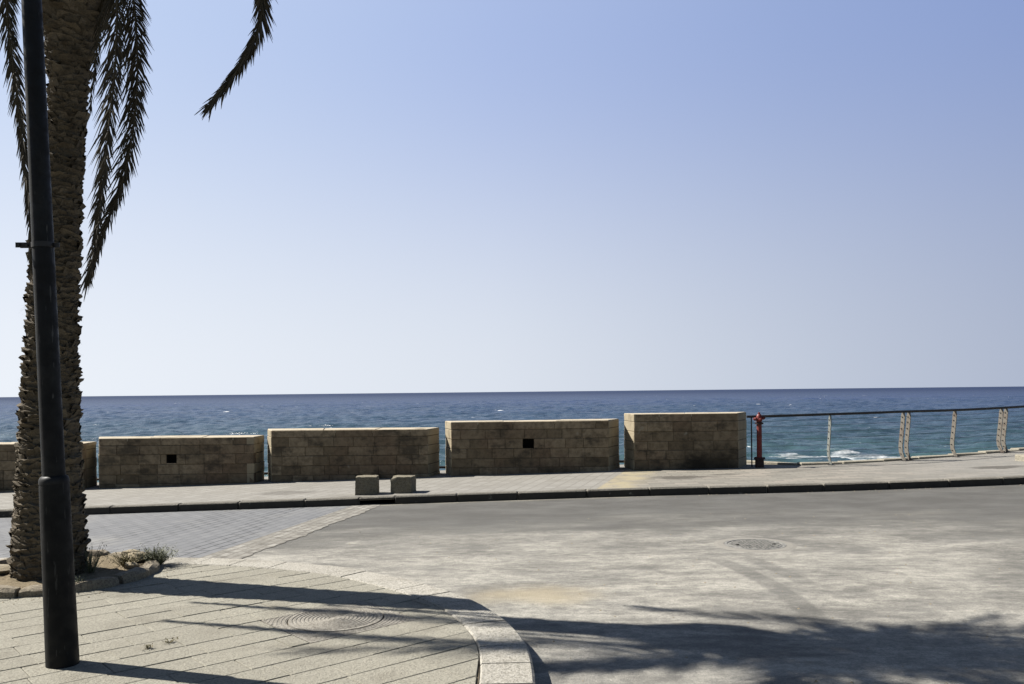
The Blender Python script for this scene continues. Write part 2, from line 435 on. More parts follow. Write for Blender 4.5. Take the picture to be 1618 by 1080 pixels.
# ---------------------------------------------------------------- ground sheets
def grid(name, xs, ys, zf, mat, yf=None, extra=None):
    mb = MB(); vs = []; fs = []
    for y in ys:
        for x in xs:
            Y = yf(x, y) if yf else y
            vs.append((x, Y, zf(x, Y)))
    nx = len(xs)
    for j in range(len(ys)-1):
        for i in range(nx-1):
            fs.append((j*nx+i, j*nx+i+1, (j+1)*nx+i+1, (j+1)*nx+i))
    mb.add(vs, fs)
    if extra: extra(mb)
    return mb
def frange(a, b, n): return [a+(b-a)*i/n for i in range(n+1)]
xs = frange(-60, -12, 24)[:-1]+frange(-12, 14, 104)+frange(14, 60, 24)[1:]
# road surface
mb = grid('road', xs, frange(0, 1, 60), lambda x, y: zr(x, y), M_ASPH, yf=lambda x, t: -25+(ky(x)+.05+25)*(t**.55))
tag(mb.build('road', M_ASPH, smooth=True), kind='structure')
# sett paving on the left of the pale band, and the band
def bandx(y): return -3.33+(y-9.4)*.169
def strip(name, xf, ts, ys, dz, mat):
    mb = MB(); vs = []; fs = []
    for y in ys:
        for t in ts:
            x = xf(t, y); vs.append((x, y, zr(x, y)+dz))
    n = len(ts)
    for j in range(len(ys)-1):
        for i in range(n-1): fs.append((j*n+i, j*n+i+1, (j+1)*n+i+1, (j+1)*n+i))
    mb.add(vs, fs)
    return tag(mb.build(name, mat, smooth=True), kind='structure')
ysr = frange(8.0, 13.88, 40)
strip('cobbled_road', lambda t, y: -40+(bandx(y)+40)*t**.5, frange(0, 1, 80), ysr, .0025, M_SETT)
def band_edge(t, y):
    k = .012*math.sin(y*9)+.015*math.sin(y*23+1)+.02*math.sin(y*3.1)
    return bandx(y)-.02+(.50+k)*t
strip('stone_band', band_edge, frange(0, 1, 3), frange(8.0, 13.88, 120), .0055, M_BAND)

# promenade, back edge follows the railing
FEN = [(4.72,17.15),(5.6,17.1),(6.38,17.12),(7.3,17.35),(8.14,17.7),(9.46,18.22),(10.8,18.78),(12.2,19.35),(14.5,20.2),(18,21.4)]
def fy(x): return lerp_table(FEN, x)
def fys(x): return sum(fy(x+d) for d in (-.6,-.3,0,.3,.6))/5
def back(x):
    a = 18.35; b = fys(x)+.32
    return a+(b-a)*sstep(4.9, 5.4, x) if x < 60 else b
def pz(x, y): return zp(x)
def skirt(mb):
    n = len(xs); b = len(mb.v)-n
    top = [mb.v[b+i] for i in range(n)]
    vs = top+[(x, y, -9) for x, y, z in top]
    mb.add(vs, [(i+1, i, n+i, n+i+1) for i in range(n-1)])
mb = grid('promenade', xs, frange(0, 1, 14), pz, M_PROM, yf=lambda x, t: ky(x)+.17+(back(x)-ky(x)-.17)*t, extra=skirt)
tag(mb.build('promenade', M_PROM, smooth=False), kind='structure')
# pale edge stones on the seaward rim
mb = MB(); x = 4.95; random.seed(3)
while x < 24:
    L = random.uniform(.8, 1.0)
    y0, y1 = back(x), back(x+L)
    a = math.atan2(y1-y0, L)
    mb.box(((x+x+L)/2, (y0+y1)/2-.11, zp(x+L/2)+.005), (L/math.cos(a)-.008, .22, .07), a, bev=.012, jit=.003)
    x += L
tag(mb.build('promenade_edge', M_EDGE), kind='structure')

# far kerb stones
random.seed(5)
mb = MB(); x = -24
DR0, DR1 = -2.50, -1.92
while x < 26:
    L = random.uniform(.92, 1.12)
    if x < DR0 < x+L: L = DR0-x
    if abs(x-DR0) < 1e-6: L = DR1-DR0
    a = math.atan2(ky(x+L)-ky(x), L); xc = x+L/2
    drain = abs(x-DR0) < 1e-6
    h = .05 if drain else .30
    sl = (zp(x+L)-zp(x))/L
    d = (L/math.cos(a)-random.uniform(.006, .014), .185, h)
    b0 = len(mb.v)
    mb.box((xc, (ky(x)+ky(x+L))/2+.0925+random.uniform(-.006, .006), zp(xc)+.004-h/2+random.uniform(-.004, .004)), d, a, bev=.016, jit=.004)
    for i in range(b0, len(mb.v)):
        v = mb.v[i]; mb.v[i] = (v[0], v[1], v[2]+(v[0]-xc)*sl)
    x += L
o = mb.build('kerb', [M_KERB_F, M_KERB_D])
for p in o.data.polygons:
    if p.normal.y < -.6 and abs(p.normal.z) < .5: p.material_index = 1  # front faces only: their shade is put into this darker colour
tag(o, kind='structure')

# sea: a real swell near the shore, flat far out
import numpy as np
rs = np.random.RandomState(4)
rows = [18.0, 60, 85]
y = 98.0
while y < 4200: rows.append(y); y *= 1.0068
while y < 60000: rows.append(y); y *= 1.12
rows = np.array(rows); NCL = 600
u = np.linspace(-1, 1, NCL); u = .42*u+.58*u**5
Yg = np.repeat(rows[:,None], NCL, 1); Xg = u[None,:]*(160+Yg*1.9)
sp = np.gradient(rows)[:,None]
Z = np.zeros_like(Xg)
for k in range(84):
    lam = 1.8*(15/1.8)**rs.rand(); th = R(-118)+rs.randn()*.55
    amp = .0105*lam**.8*(.5+rs.rand())
    kk = 2*np.pi/lam; ph = rs.rand()*6.28
    a = (Xg*np.cos(th)+Yg*np.sin(th))*kk+ph
    fade = np.clip((lam/(sp*1.6)-.6)/1.0, 0, 1)
    Z += amp*fade*(np.sin(a)+.25*np.sin(2*a+.6))
Z *= np.clip((Yg-70)/25, 0, 1)*(np.clip(1.3-Yg/4200, 0, 1))
V = np.stack([Xg, Yg, Z-8.0], -1).reshape(-1, 3)
nr = len(rows); I = np.arange(nr*NCL).reshape(nr, NCL)
Q = np.stack([I[:-1,:-1], I[:-1,1:], I[1:,1:], I[1:,:-1]], -1).reshape(-1, 4)
me = bpy.data.meshes.new('sea'); me.from_pydata(V.tolist(), [], Q.tolist()); me.materials.append(M_SEA)
me.polygons.foreach_set('use_smooth', [True]*len(me.polygons)); me.update()
o = bpy.data.objects.new('sea', me); C.objects.link(o); tag(o, kind='structure')

# ---------------------------------------------------------------- near plaza
OUT = [(.10,-4),(.10,1.0),(.10,3.5),(.11,4.4),(.108,5.0),(.062,5.51),(-.085,6.06),(-.37,6.66),(-.85,7.25),(-1.50,7.82),(-2.35,8.22),(-3.35,8.44),(-5,8.52),(-8,8.54),(-14,8.54)]
def catmull(P, n=12):
    P = [Vector((*p, 0)) for p in P]; out = []
    for i in range(len(P)-1):
        p0 = P[max(i-1,0)]; p1 = P[i]; p2 = P[i+1]; p3 = P[min(i+2,len(P)-1)]
        a = (p2-p1).length
        for k in range(n):
            t = k/n
            m1 = (p2-p0)*.5*min(1, 2*a/((p2-p0).length+1e-9)); m2 = (p3-p1)*.5*min(1, 2*a/((p3-p1).length+1e-9))
            out.append((2*t**3-3*t**2+1)*p1+(t**3-2*t**2+t)*m1+(-2*t**3+3*t**2)*p2+(t**3-t**2)*m2)
    out.append(P[-1]); return out
crv = catmull(OUT)
# resample by arc length
def resample(P, step):
    out = [P[0]]; acc = 0
    for a, b in zip(P, P[1:]):
        L = (b-a).length; s = step-acc
        while s <= L:
            out.append(a.lerp(b, s/L)); s += step
        acc = (acc+L) % step
    return out
cs = resample(crv, .03)
def nrm(i):
    t = (cs[min(i+3,len(cs)-1)]-cs[max(i-3,0)]).normalized(); return Vector((-t.y, t.x, 0))   # inward (left of travel)
BW = .315
inner = [cs[i]+nrm(i)*BW for i in range(len(cs))]
# kerb stones of the plaza edge
random.seed(11)
mb = MB(); i = 0
while i < len(cs)-12:
    n = random.choice((10,11,12)) if cs[i].x > -.9 else random.choice((13,15,17))
    j = min(i+n, len(cs)-1)
    dz = random.uniform(-.004, .004); w0 = random.uniform(-.006, .006)
    idx = list(range(i, j+1))
    g = .004
    vs = []; k = len(idx)
    def P(q, f, z, sh=0):
        p = cs[q]+nrm(q)*(BW*f+w0*0)
        if sh:
            t = (cs[min(q+1,len(cs)-1)]-cs[max(q-1,0)]).normalized(); p = p+t*sh
        return (p.x, p.y, z)
    fo = .0+w0*.5
    prof = [(fo,-.30),(fo,-.014),(fo+.05,.0),(.95,.0),(.985,-.012),(.985,-.2)]
    for a, q in enumerate(idx):
        sh = g+random.uniform(0,.003) if a == 0 else (-g if a == k-1 else 0)
        for f, z in prof: vs.append(P(q, f, z+.004+dz+random.uniform(-.0012,.0012), sh))
    m_ = len(prof); fs = []
    for a in range(k-1):
        for b in range(m_-1): fs.append((a*m_+b+1, a*m_+b, (a+1)*m_+b, (a+1)*m_+b+1))
    fs.append(tuple(range(m_))); fs.append(tuple((k-1)*m_+b for b in range(m_-1,-1,-1)))
    mb.add(vs, fs); i = j
tag(mb.build('plaza_kerb', M_KERB_N), kind='structure')
# joint bed beneath the pavers
poly = inner+[Vector((-14,-4,0))]
def inside_clip(sub, cl):
    out = sub
    n = len(cl)
    for i in range(n):
        a, b = cl[i], cl[(i+1) % n]; e = (b[0]-a[0], b[1]-a[1]); inp = out; out = []
        if not inp: return []
        def side(p): return e[0]*(p[1]-a[1])-e[1]*(p[0]-a[0])
        for k in range(len(inp)):
            p, q = inp[k], inp[(k+1) % len(inp)]; sp, sq = side(p), side(q)
            if sp >= 0: out.append(p)
            if (sp >= 0) != (sq >= 0):
                t = sp/(sp-sq); out.append((p[0]+(q[0]-p[0])*t, p[1]+(q[1]-p[1])*t))
    return out
clip = [(p.x, p.y) for p in inner[::4]]+[(-14, inner[-1].y), (-14,-4)]
clip = [p for i, p in enumerate(clip) if i == 0 or (abs(p[0]-clip[i-1][0])+abs(p[1]-clip[i-1][1])) > 1e-4]
mb = MB(); mb.add([(x, y, -.011) for x, y in clip], [tuple(range(len(clip)))])
tag(mb.build('plaza_bed', M_JOINT), kind='structure')
# pavers
random.seed(21)
mb = MB(); ANG = R(41); ca, sa = math.cos(ANG), math.sin(ANG)
MC = Vector((-1.27, 6.08, 0)); MSIDE = .42
def tow(u, v): return (MC.x+u*ca-v*sa, MC.y+u*sa+v*ca)
RW = .245
sq = [tow(-MSIDE,-MSIDE), tow(MSIDE,-MSIDE), tow(MSIDE,MSIDE), tow(-MSIDE,MSIDE)]
row = -30
while row < 40:
    v0 = -MSIDE+row*RW*1.0
    u = -12-random.random()*.4
    while u < 10:
        L = random.choice((.32,.40,.48,.55)); g = random.uniform(.0003,.0016); gv = random.choice((.0016,.0028,.004,.0065))
        r = [(u+g, v0+gv), (u+L-g, v0+gv), (u+L-g, v0+RW-gv), (u+g, v0+RW-gv)]
        u += L
        cx, cy = tow(r[0][0]+L/2, v0+RW/2)
        if not (-9.5 < cx < 1 and 2.8 < cy < 9): continue
        # keep clear of the cover's square
        pieces = [r]
        if abs(v0+RW/2) < MSIDE and r[1][0] > -MSIDE and r[0][0] < MSIDE:
            pieces = []
            if r[0][0] < -MSIDE: pieces.append([r[0], (-MSIDE-.004, r[1][1]), (-MSIDE-.004, r[2][1]), r[3]])
            if r[1][0] > MSIDE: pieces.append([(MSIDE+.004, r[0][1]), r[1], r[2], (MSIDE+.004, r[3][1])])
        for pc in pieces:
            if v0 < -MSIDE-1e-6 < v0+RW-1e-3 and False: pass
            q = [tow(a+random.uniform(-.003,.003), b+random.uniform(-.002,.002)) for a, b in pc]
            q = inside_clip(q, clip)
            if len(q) < 3: continue
            mx = sum(p[0] for p in q)/len(q); my = sum(p[1] for p in q)/len(q)
            z = random.uniform(-.0018, .0018); tx, ty = random.uniform(-.004,.004), random.uniform(-.004,.004)
            def zz(p): return z+(p[0]-mx)*tx+(p[1]-my)*ty
            n = len(q)
            lo = [(p[0], p[1], -.02) for p in q]; ed = [(p[0], p[1], zz(p)-.004) for p in q]
            tp = []
            for p in q:
                d = math.hypot(p[0]-mx, p[1]-my)+1e-6; k = max(0, 1-.005/d)
                tp.append((mx+(p[0]-mx)*k, my+(p[1]-my)*k, zz(p)))
            fs = [tuple(2*n+i for i in range(n))]
            for i in range(n):
                j = (i+1) % n; fs += [(i, j, n+j, n+i), (n+i, n+j, 2*n+j, 2*n+i)]
            mb.add(lo+ed+tp, fs)
    row += 1
tag(mb.build('plaza_paving', M_PAVER), kind='structure')

# grooved round cover set in its square
mc = empty('manhole_cover', (MC.x, MC.y, 0))
tag(mc, 'square stone manhole cover with concentric ring grooves in the paved plaza, under thin frond shadows', 'manhole cover')
fr = MB(); RL = .335; NR = 96
vs = []; fs = []
def sqr(th):
    c, s = math.cos(th), math.sin(th); k = (MSIDE-.006)/max(abs(c), abs(s)); return k
for k in range(NR):
    th = 2*math.pi*k/NR
    for r, z in ((RL+.006,-.02),(RL+.006,-.002),(sqr(th),-.002),(sqr(th),-.02)):
        x, y = tow(r*math.cos(th), r*math.sin(th)); vs.append((x, y, z))
for k in range(NR):
    j = (k+1) % NR
    for b in range(3): fs.append((k*4+b, k*4+b+1, j*4+b+1, j*4+b))
fr.add(vs, fs)
for q in range(9):
    r0 = RL+.020+q*.028; w_ = .009
    vs = []; fs = []; run = []
    for k in range(NR+1):
        th = 2*math.pi*k/NR
        ok = r0+w_ < sqr(th)
        if ok: run.append(th)
        if (not ok or k == NR) and len(run) > 1:
            b = len(vs)
            for t in run:
                for r, z in ((r0-w_,-.004),(r0-w_*.6,.0005),(r0+w_*.6,.0005),(r0+w_,-.004)):
                    x, y = tow(r*math.cos(t), r*math.sin(t)); vs.append((x, y, z))
            for i in range(len(run)-1):
                for e in range(3): fs.append((b+i*4+e, b+i*4+e+1, b+i*4+5+e, b+i*4+4+e))
            run = []
        elif not ok: run = []
    if fs: fr.add(vs, fs)
fr.build('frame', M_COVER, mc)
prof = [(RL-.004,-.02),(RL-.004,.001),(RL-.02,.003)]
r = RL-.03
while r > .03:
    prof += [(r,.003),(r-.004,-.0008),(r-.012,-.0008),(r-.016,.003)]; r -= .028
prof += [(.01,.003)]
lid = MB(); lid.lathe((MC.x, MC.y, .001), prof, 72); lid.build('lid', M_COVER, mc)

# iron cover in the road
p = Vector((2.66, 9.42, 0)); p.z = zr(p.x, p.y)
rc = empty('manhole_cover', p); tag(rc, 'round grey iron manhole cover set in the dusty asphalt road', 'manhole cover')
def zslope(mb):
    for i, v in enumerate(mb.v): mb.v[i] = (v[0], v[1], v[2]+zr(v[0], v[1])-p.z)
ring = MB(); ring.lathe((p.x, p.y, p.z), [(.335,.0),(.335,.006),(.40,.005),(.44,.0)], 64)
ring.f = ring.f[:-2]; ring.m = ring.m[:-2]; zslope(ring); ring.build('surround', M_SURR, rc)
lid = MB(); lid.lathe((p.x, p.y, p.z), [(.330,-.02),(.330,.007),(.300,.007),(.297,.001),(.285,.001),(.282,.006),(.01,.006)], 64)
for a in range(-7, 8):
    for b in range(-7, 8):
        X, Y = a*.037, b*.037
        if math.hypot(X, Y) < .265:
            lid.box((p.x+X, p.y+Y, p.z+.009), (.024,.010,.008), (math.pi/4 if (a+b) % 2 else -math.pi/4))
for X in (-.2, .2): lid.box((p.x+X, p.y-.03, p.z+.007), (.04,.03,.012), 0, mi=1)
zslope(lid); lid.build('lid', [M_IRON, M_DARK], rc)

# kerb drain under the two blocks
dx = (DR0+DR1)/2; dzz = zp(dx)
dr = empty('storm_drain', (dx, 13.9, dzz-.2)); tag(dr, 'dark kerb drain inlet below the two stone blocks', 'drain')
b = MB()
x0, x1, y0, y1, z0, z1 = DR0+.01, DR1-.01, 13.93, 14.5, dzz-.40, dzz-.048
V8 = [(x0,y0,z0),(x1,y0,z0),(x1,y1,z0),(x0,y1,z0),(x0,y0,z1),(x1,y0,z1),(x1,y1,z1),(x0,y1,z1)]
b.add(V8, [(0,1,2,3),(7,6,5,4),(2,1,5,6),(3,2,6,7),(0,3,7,4)]); b.build('chamber', M_DARK, dr)
g = MB()
g.tube([(DR0+.01, 13.95, dzz-.115), (DR1-.01, 13.95, dzz-.115)], .010, 8)
g.build('bar', M_RAIL, dr)

# ---------------------------------------------------------------- parapet walls
YF, YB = 17.0, 17.7
def wall(name_label, xf0, xf1, xb0, xb1, top, niche=None, seed=0):
    random.seed(100+seed)
    base = min(zp(xf0), zp(xf1))-.12
    xm = (xf0+xf1)/2; org = (xm, YF+.35, zp(xm))
    mb = MB()
    # core behind the facing, set back
    pl = [(xf0+.10, YF+.16),(xf1-.10, YF+.16),(xb1-.02, YB),(xb0+.02, YB)]
    vs = [(x, y, base) for x, y in pl]+[(x, y, top-.03) for x, y in pl]
    mb.add(vs, [(0,1,5,4),(1,2,6,5),(2,3,7,6),(3,0,4,7),(4,5,6,7)], 1)
    # courses
    hs = [.145+random.uniform(-.01,.01)]
    z = top-hs[0]
    zs = [(top-hs[0], top)]
    while z > base:
        h = random.uniform(.178,.200); zs.append((z-h, z)); z -= h
    def face(p0, p1, nich=None, short=False, smi=0):
        p0 = Vector((*p0,0)); p1 = Vector((*p1,0)); u = (p1-p0); L = u.length; u.normalize(); n = Vector((u.y,-u.x,0))
        if nich:
            # snap a course to the hole
            pass
        def P(a, z, d): q = p0+u*a+n*d; return (q.x, q.y, z)
        holes = []
        if nich: holes = [(nich[0]-nich[2]/2-p0.x, nich[0]+nich[2]/2-p0.x, nich[1]-nich[3]/2, nich[1]+nich[3]/2)]
        # mortar sheet just behind the faces
        rects = [(0, L, base, top-.01)]
        if holes:
            a0, a1, b0, b1 = holes[0]
            rects = [(0,a0,base,top-.01),(a1,L,base,top-.01),(a0,a1,base,b0),(a0,a1,b1,top-.01)]
        for a, b, c, d in rects: mb.add([P(a,c,-.007),P(b,c,-.007),P(b,d,-.007),P(a,d,-.007)], [(0,1,2,3)], 1)
        for ci, (za, zb) in enumerate(zs):
            cuts = [0]; a = 0
            if not short:
                a = random.uniform(.15,.45) if ci else random.uniform(.5,.8)
                while a < L-.18:
                    cuts.append(a); a += random.uniform(.28,.52) if ci else random.uniform(.6,.85)
            elif random.random() < .0: cuts.append(L*.5)
            cuts.append(L)
            segs = [(cuts[i], cuts[i+1], za, zb) for i in range(len(cuts)-1)]
            if holes:
                a0, a1, b0, b1 = holes[0]; ns = []
                for (a, b, c, d) in segs:
                    if b <= a0 or a >= a1 or d <= b0 or c >= b1: ns.append((a,b,c,d)); continue
                    if a < a0: ns.append((a, a0, c, d))
                    if b > a1: ns.append((a1, b, c, d))
                    A, B = max(a,a0), min(b,a1)
                    if c < b0: ns.append((A,B,c,b0))
                    if d > b1: ns.append((A,B,b1,d))
                segs = ns
            for a, b, c, d in segs:
                if b-a < .012 or d-c < .012: continue
                g = .0025; a += g if a > 0 else 0; b -= g if b < L else 0; c += g; d -= g if d < top else .004
                pr = random.uniform(-.005,.009); bv = min(.008, (b-a)*.2, (d-c)*.2)
                j = lambda: random.uniform(-.003,.003)
                o = [P(a,c,-.14),P(b,c,-.14),P(b,d,-.14),P(a,d,-.14)]
                e = [P(a+j(),c+j(),pr-.008),P(b+j(),c+j(),pr-.008),P(b+j(),d,pr-.008),P(a+j(),d,pr-.008)]
                f = [P(a+bv,c+bv,pr),P(b-bv,c+bv,pr),P(b-bv,d-bv,pr),P(a+bv,d-bv,pr)]
                fs = [(8,9,10,11)]
                for k in range(4):
                    k2 = (k+1) % 4; fs += [(k,k2,4+k2,4+k),(4+k,4+k2,8+k2,8+k)]
                mb.add(o+e+f, fs, smi)
    face((xf0,YF),(xf1,YF), nich=niche)
    face((xf1,YF),(xb1,YB), short=True, smi=3)
    face((xb0,YB),(xf0,YF), short=True, smi=3)
    # weathered flat top in a few long stones
    nt = max(2, int((xf1-xf0)/.8)); 
    for k in range(nt):
        t0, t1 = k/nt, (k+1)/nt
        g = .003
        A = (xf0+(xf1-xf0)*t0+(g if k else .004), YF+.006); B = (xf0+(xf1-xf0)*t1-(g if k < nt-1 else .004), YF+.006)
        D = (xb0+(xb1-xb0)*t0+(g if k else .004), YB+.02); E = (xb0+(xb1-xb0)*t1-(g if k < nt-1 else .004), YB+.02)
        q = [A,B,E,D]; cx = sum(p[0] for p in q)/4; cy = sum(p[1] for p in q)/4; dz = random.uniform(-.007,.006)
        lo = [(x,y,top-.06) for x,y in q]; ed = [(x,y,top-.006+dz) for x,y in q]
        tp = [(cx+(x-cx)*.985, cy+(y-cy)*.965, top+.004+dz+random.uniform(-.005,.003)) for x,y in q]
        fs = [(8,9,10,11)]
        for i in range(4):
            j = (i+1) % 4; fs += [(i,j,4+j,4+i),(4+i,4+j,8+j,8+i)]
        mb.add(lo+ed+tp, fs, 2)
    o = mb.build('parapet_wall', [M_WALL, M_MORT, M_TOP, M_END], origin=org)
    tag(o, name_label, 'wall', 'stone parapet walls along the sea promenade')
    if niche:
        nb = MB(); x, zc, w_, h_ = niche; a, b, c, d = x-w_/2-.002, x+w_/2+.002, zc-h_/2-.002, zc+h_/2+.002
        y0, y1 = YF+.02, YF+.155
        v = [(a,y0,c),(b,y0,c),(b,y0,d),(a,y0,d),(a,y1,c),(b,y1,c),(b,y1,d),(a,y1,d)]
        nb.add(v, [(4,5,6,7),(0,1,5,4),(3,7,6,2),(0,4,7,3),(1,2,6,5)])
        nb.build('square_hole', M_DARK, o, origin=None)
    return o
wall('lowest sandstone parapet wall, mostly hidden behind the palm trunk at the left edge', -11.9, -8.55, -12.1, -8.62, .66, seed=0)
wall('long sandstone parapet wall with a small square hole, directly right of the palm trunk', -8.23, -5.15, -8.575, -5.146, .754, (-6.79,.337,.20,.17), 1)
wall('long sandstone parapet wall without a hole, behind the two small stone blocks', -4.80, -1.687, -5.074, -1.514, .876, None, 2)
wall('long sandstone parapet wall with a square hole and blackened top course, right of the stone blocks', -1.22, 1.914, -1.39, 2.21, 1.008, (.315,.565,.22,.185), 3)
wall('short tall sandstone parapet wall with a soot-dark lower corner, next to the red hydrant', 2.42, 4.49, 2.314, 4.845, 1.128, None, 4)
# low bars in the slots
for xa, lab in ((-8.60,'short dark bar low in the slot nearest the palm trunk'),(-5.11,'short dark bar low in the slot behind and left of the two stone blocks'),
                (-1.45,'short dark bar low in the slot right of the two stone blocks'),(2.262,'short dark bar low in the slot beside the tallest wall')):
    b = MB(); z = zp(xa)+.115
    b.tube([(xa-.25,17.80,z),(xa+.25,17.80,z)], .028, 10)
    for q in (-.2,.2): b.tube([(xa+q,17.80,z),(xa+q,17.80,zp(xa)-.02)], .014, 8)
    o = b.build('metal_bar', M_RAIL, origin=(xa,17.80,zp(xa)), smooth=True, angle=40)
    tag(o, lab, 'bar', 'dark bars low in the slots between the walls')

# ---------------------------------------------------------------- stone blocks
def chunk(name, c, d, rot, label, seed, chip=0, mat=M_BLOCK, group='small stone blocks on the promenade'):
    random.seed(seed); n = 6
    vs = {}; mb = MB(); fs = []
    def vert(i, j, k):
        key = (i,j,k)
        if key not in vs:
            p = Vector((i/n-.5, j/n-.5, k/n-.5))
            e = sum(1 for q in (i,j,k) if q in (0,n))
            if e >= 2: p *= .972 if e == 2 else .945
            q = Vector((p.x*d[0], p.y*d[1], p.z*d[2]))+Vector((random.uniform(-1,1),random.uniform(-1,1),random.uniform(-1,1)))*.006
            if k == 0: q.x *= 1.05; q.y *= 1.04
            if chip and k == n and i <= 1 and j <= 2: q.z -= chip*(1 if i == 0 else .5)
            cr, sr = math.cos(rot), math.sin(rot)
            vs[key] = len(mb.v); mb.v.append((c[0]+q.x*cr-q.y*sr, c[1]+q.x*sr+q.y*cr, c[2]+d[2]/2+q.z))
        return vs[key]
    for a in range(n):
        for b in range(n):
            for f in ([(a,b,0),(a,b+1,0),(a+1,b+1,0),(a+1,b,0)], [(a,b,n),(a+1,b,n),(a+1,b+1,n),(a,b+1,n)],
                      [(a,0,b),(a+1,0,b),(a+1,0,b+1),(a,0,b+1)], [(a,n,b),(a,n,b+1),(a+1,n,b+1),(a+1,n,b)],
                      [(0,a,b),(0,a,b+1),(0,a+1,b+1),(0,a+1,b)], [(n,a,b),(n,a+1,b),(n,a+1,b+1),(n,a,b+1)]):
                mb.f.append(tuple(vert(*q) for q in f)); mb.m.append(0)
    return tag(mb.build(name, mat, origin=c, smooth=True, angle=35), label, 'stone block', group)
chunk('stone_block', (-2.458, 14.42, zp(-2.46)-.012), (.365,.34,.315), R(2), 'taller squared stone block with flat top, above the kerb drain', 1)
chunk('stone_block', (-1.855, 14.47, zp(-1.86)-.012), (.365,.36,.29), R(-7), 'lower stone block with a chipped top corner, just right of the kerb drain', 2, .035)
chunk('stone_block', (10.22, 16.95, zp(10.2)-.01), (.34,.3,.13), R(12), 'low pale stone at the right edge in front of the railing', 3, 0, M_EDGE, None)

# ---------------------------------------------------------------- hydrant
hx, hy = 4.925, 17.05; hz = zp(hx)
h = empty('fire_hydrant', (hx, hy, hz)); tag(h, 'slim dark red pillar fire hydrant between the tallest wall and the railing', 'fire hydrant')
b = MB(); b.lathe((hx,hy,hz), [(.088,-.02),(.088,.005),(.085,.15),(.075,.16)], 24); b.build('base', M_REDK, h, smooth=True, angle=40)
b = MB(); b.lathe((hx,hy,hz+.155), [(.10,0),(.112,.004),(.112,.028),(.10,.032)], 24)
for k in range(6):
    a = k*math.pi/3; b.box((hx+.093*math.cos(a), hy+.093*math.sin(a), hz+.195), (.02,.02,.018), a)
b.build('flange', M_REDK, h)
b = MB(); b.lathe((hx,hy,hz+.185), [(.058,0),(.052,.03),(.050,.40),(.053,.42),(.053,.44),(.050,.46),(.050,.68)], 24); b.build('barrel', M_RED, h, smooth=True, angle=40)
b = MB(); b.lathe((hx,hy,hz+.855), [(.05,0),(.082,.004),(.084,.035),(.055,.045)], 24); b.build('collar', M_REDK, h, smooth=True, angle=40)
b = MB(); b.lathe((hx,hy,hz+.90), [(.050,0),(.055,.03),(.058,.08),(.054,.12),(.042,.15),(.03,.163),(.022,.165),(.022,.195),(.015,.198)], 24); b.build('bonnet', M_RED, h, smooth=True, angle=40)
for ax, cap in (((1,-.15,.35),True), ((-1,-.3,.1),False), ((.05,-1,0),True)):
    b = MB(); a = Vector(ax).normalized()
    b.lathe(Vector((hx,hy,hz+.955))+a*.03, [(.026,0),(.026,.040),(.034,.042),(.035,.068),(.028,.072)], 16, axis=ax)
    o = b.build('outlet', M_RED, h, smooth=True, angle=40)
    c = MB(); c.lathe(Vector((hx,hy,hz+.955))+a*.100, [(.028,0),(.026,.016),(.012,.02),(.012,.034)], 12, axis=ax)
    cc = c.build('cap', M_REDK if ax[0] > .5 else M_RED, h, smooth=True, angle=40)
    cc.parent = o; cc.location = Vector((0,0,0))

# ---------------------------------------------------------------- railing
rl = empty('railing', (8.14, 17.7, zp(8.14))); tag(rl, 'black handrail on curved worn metal posts with thin cables at the promenade edge', 'railing')
def rp_(x): return Vector((x, fys(x), 0))
RAILZ = [(4.5,1.01),(6.4,1.02),(8.1,1.02),(9.5,1.0),(10.8,.99),(18,.99)]
xsr = [4.86]+[5.0+.25*k for k in range(53)]
hp = [Vector((x, fys(x), zp(x)+lerp_table(RAILZ, x))) for x in xsr]
b = MB(); b.tube([Vector((4.70,17.12,hp[0].z))]+hp, .026, 12); b.build('handrail', M_RAIL, rl, smooth=True, angle=50)
prof = [(1.0,0.0),(.85,.012),(.65,.035),(.45,.062),(.30,.080),(.18,.072),(.08,.030),(0,-.035)]
CZ = [.14,.27,.40,.53,.66,.79,.90]
def off(t): return lerp_table([(z, o) for z, o in reversed(prof)], t)
for k in range(7):
    b = MB(); t = CZ[k]
    pts = []
    for x in xsr:
        d = (rp_(x+.05)-rp_(x-.05)).normalized(); nn = Vector((-d.y, d.x, 0))
        q = rp_(x)+nn*(off(t)+.0); pts.append((q.x, q.y, zp(x)+t*lerp_table(RAILZ, x)))
    b.tube(pts, .0035, 6); b.build('cable', M_CABLE, rl, smooth=True)
def post(x, mat, wid=.098, th=.014, straight=False):
    d = (rp_(x+.1)-rp_(x-.1)).normalized(); nn = Vector((-d.y, d.x, 0)); c = rp_(x)
    H = lerp_table(RAILZ, x)-.02; z0 = zp(x)
    b = MB(); vs = []; fs = []
    zz = [1.0,.93,.85,.75,.65,.55,.45,.37,.30,.24,.18,.13,.08,.04,-.02]
    for t in zz:
        o = off(max(t,0)); w = wid*(.62 if t > .95 else (.85 if t < .1 else 1))
        for a, e in ((-w/2,-th/2),(w/2,-th/2),(w/2,th/2),(-w/2,th/2)):
            q = c+nn*(o+a)+d*e; vs.append((q.x, q.y, z0+t*H))
    n = len(zz)
    for i in range(n-1):
        for k in range(4):
            j = (k+1) % 4; fs.append((i*4+j, i*4+k, (i+1)*4+k, (i+1)*4+j))
    fs += [(0,1,2,3), (n*4-1,n*4-2,n*4-3,n*4-4)]
    b.add(vs, fs, 0)
    for t in CZ:
        o = off(t)
        for sd in (-1, 1):
            q = c+nn*(o+.012)+d*(sd*(th/2+.004)); b.box((q.x, q.y, z0+t*H), (.008,.018,.018), math.atan2(d.y, d.x), 1)
    q = c+nn*(-.03); b.box((q.x, q.y, z0+.006), (.09,.13,.014), math.atan2(d.y, d.x), 1)
    b.build('post', [mat, M_RAIL], rl)
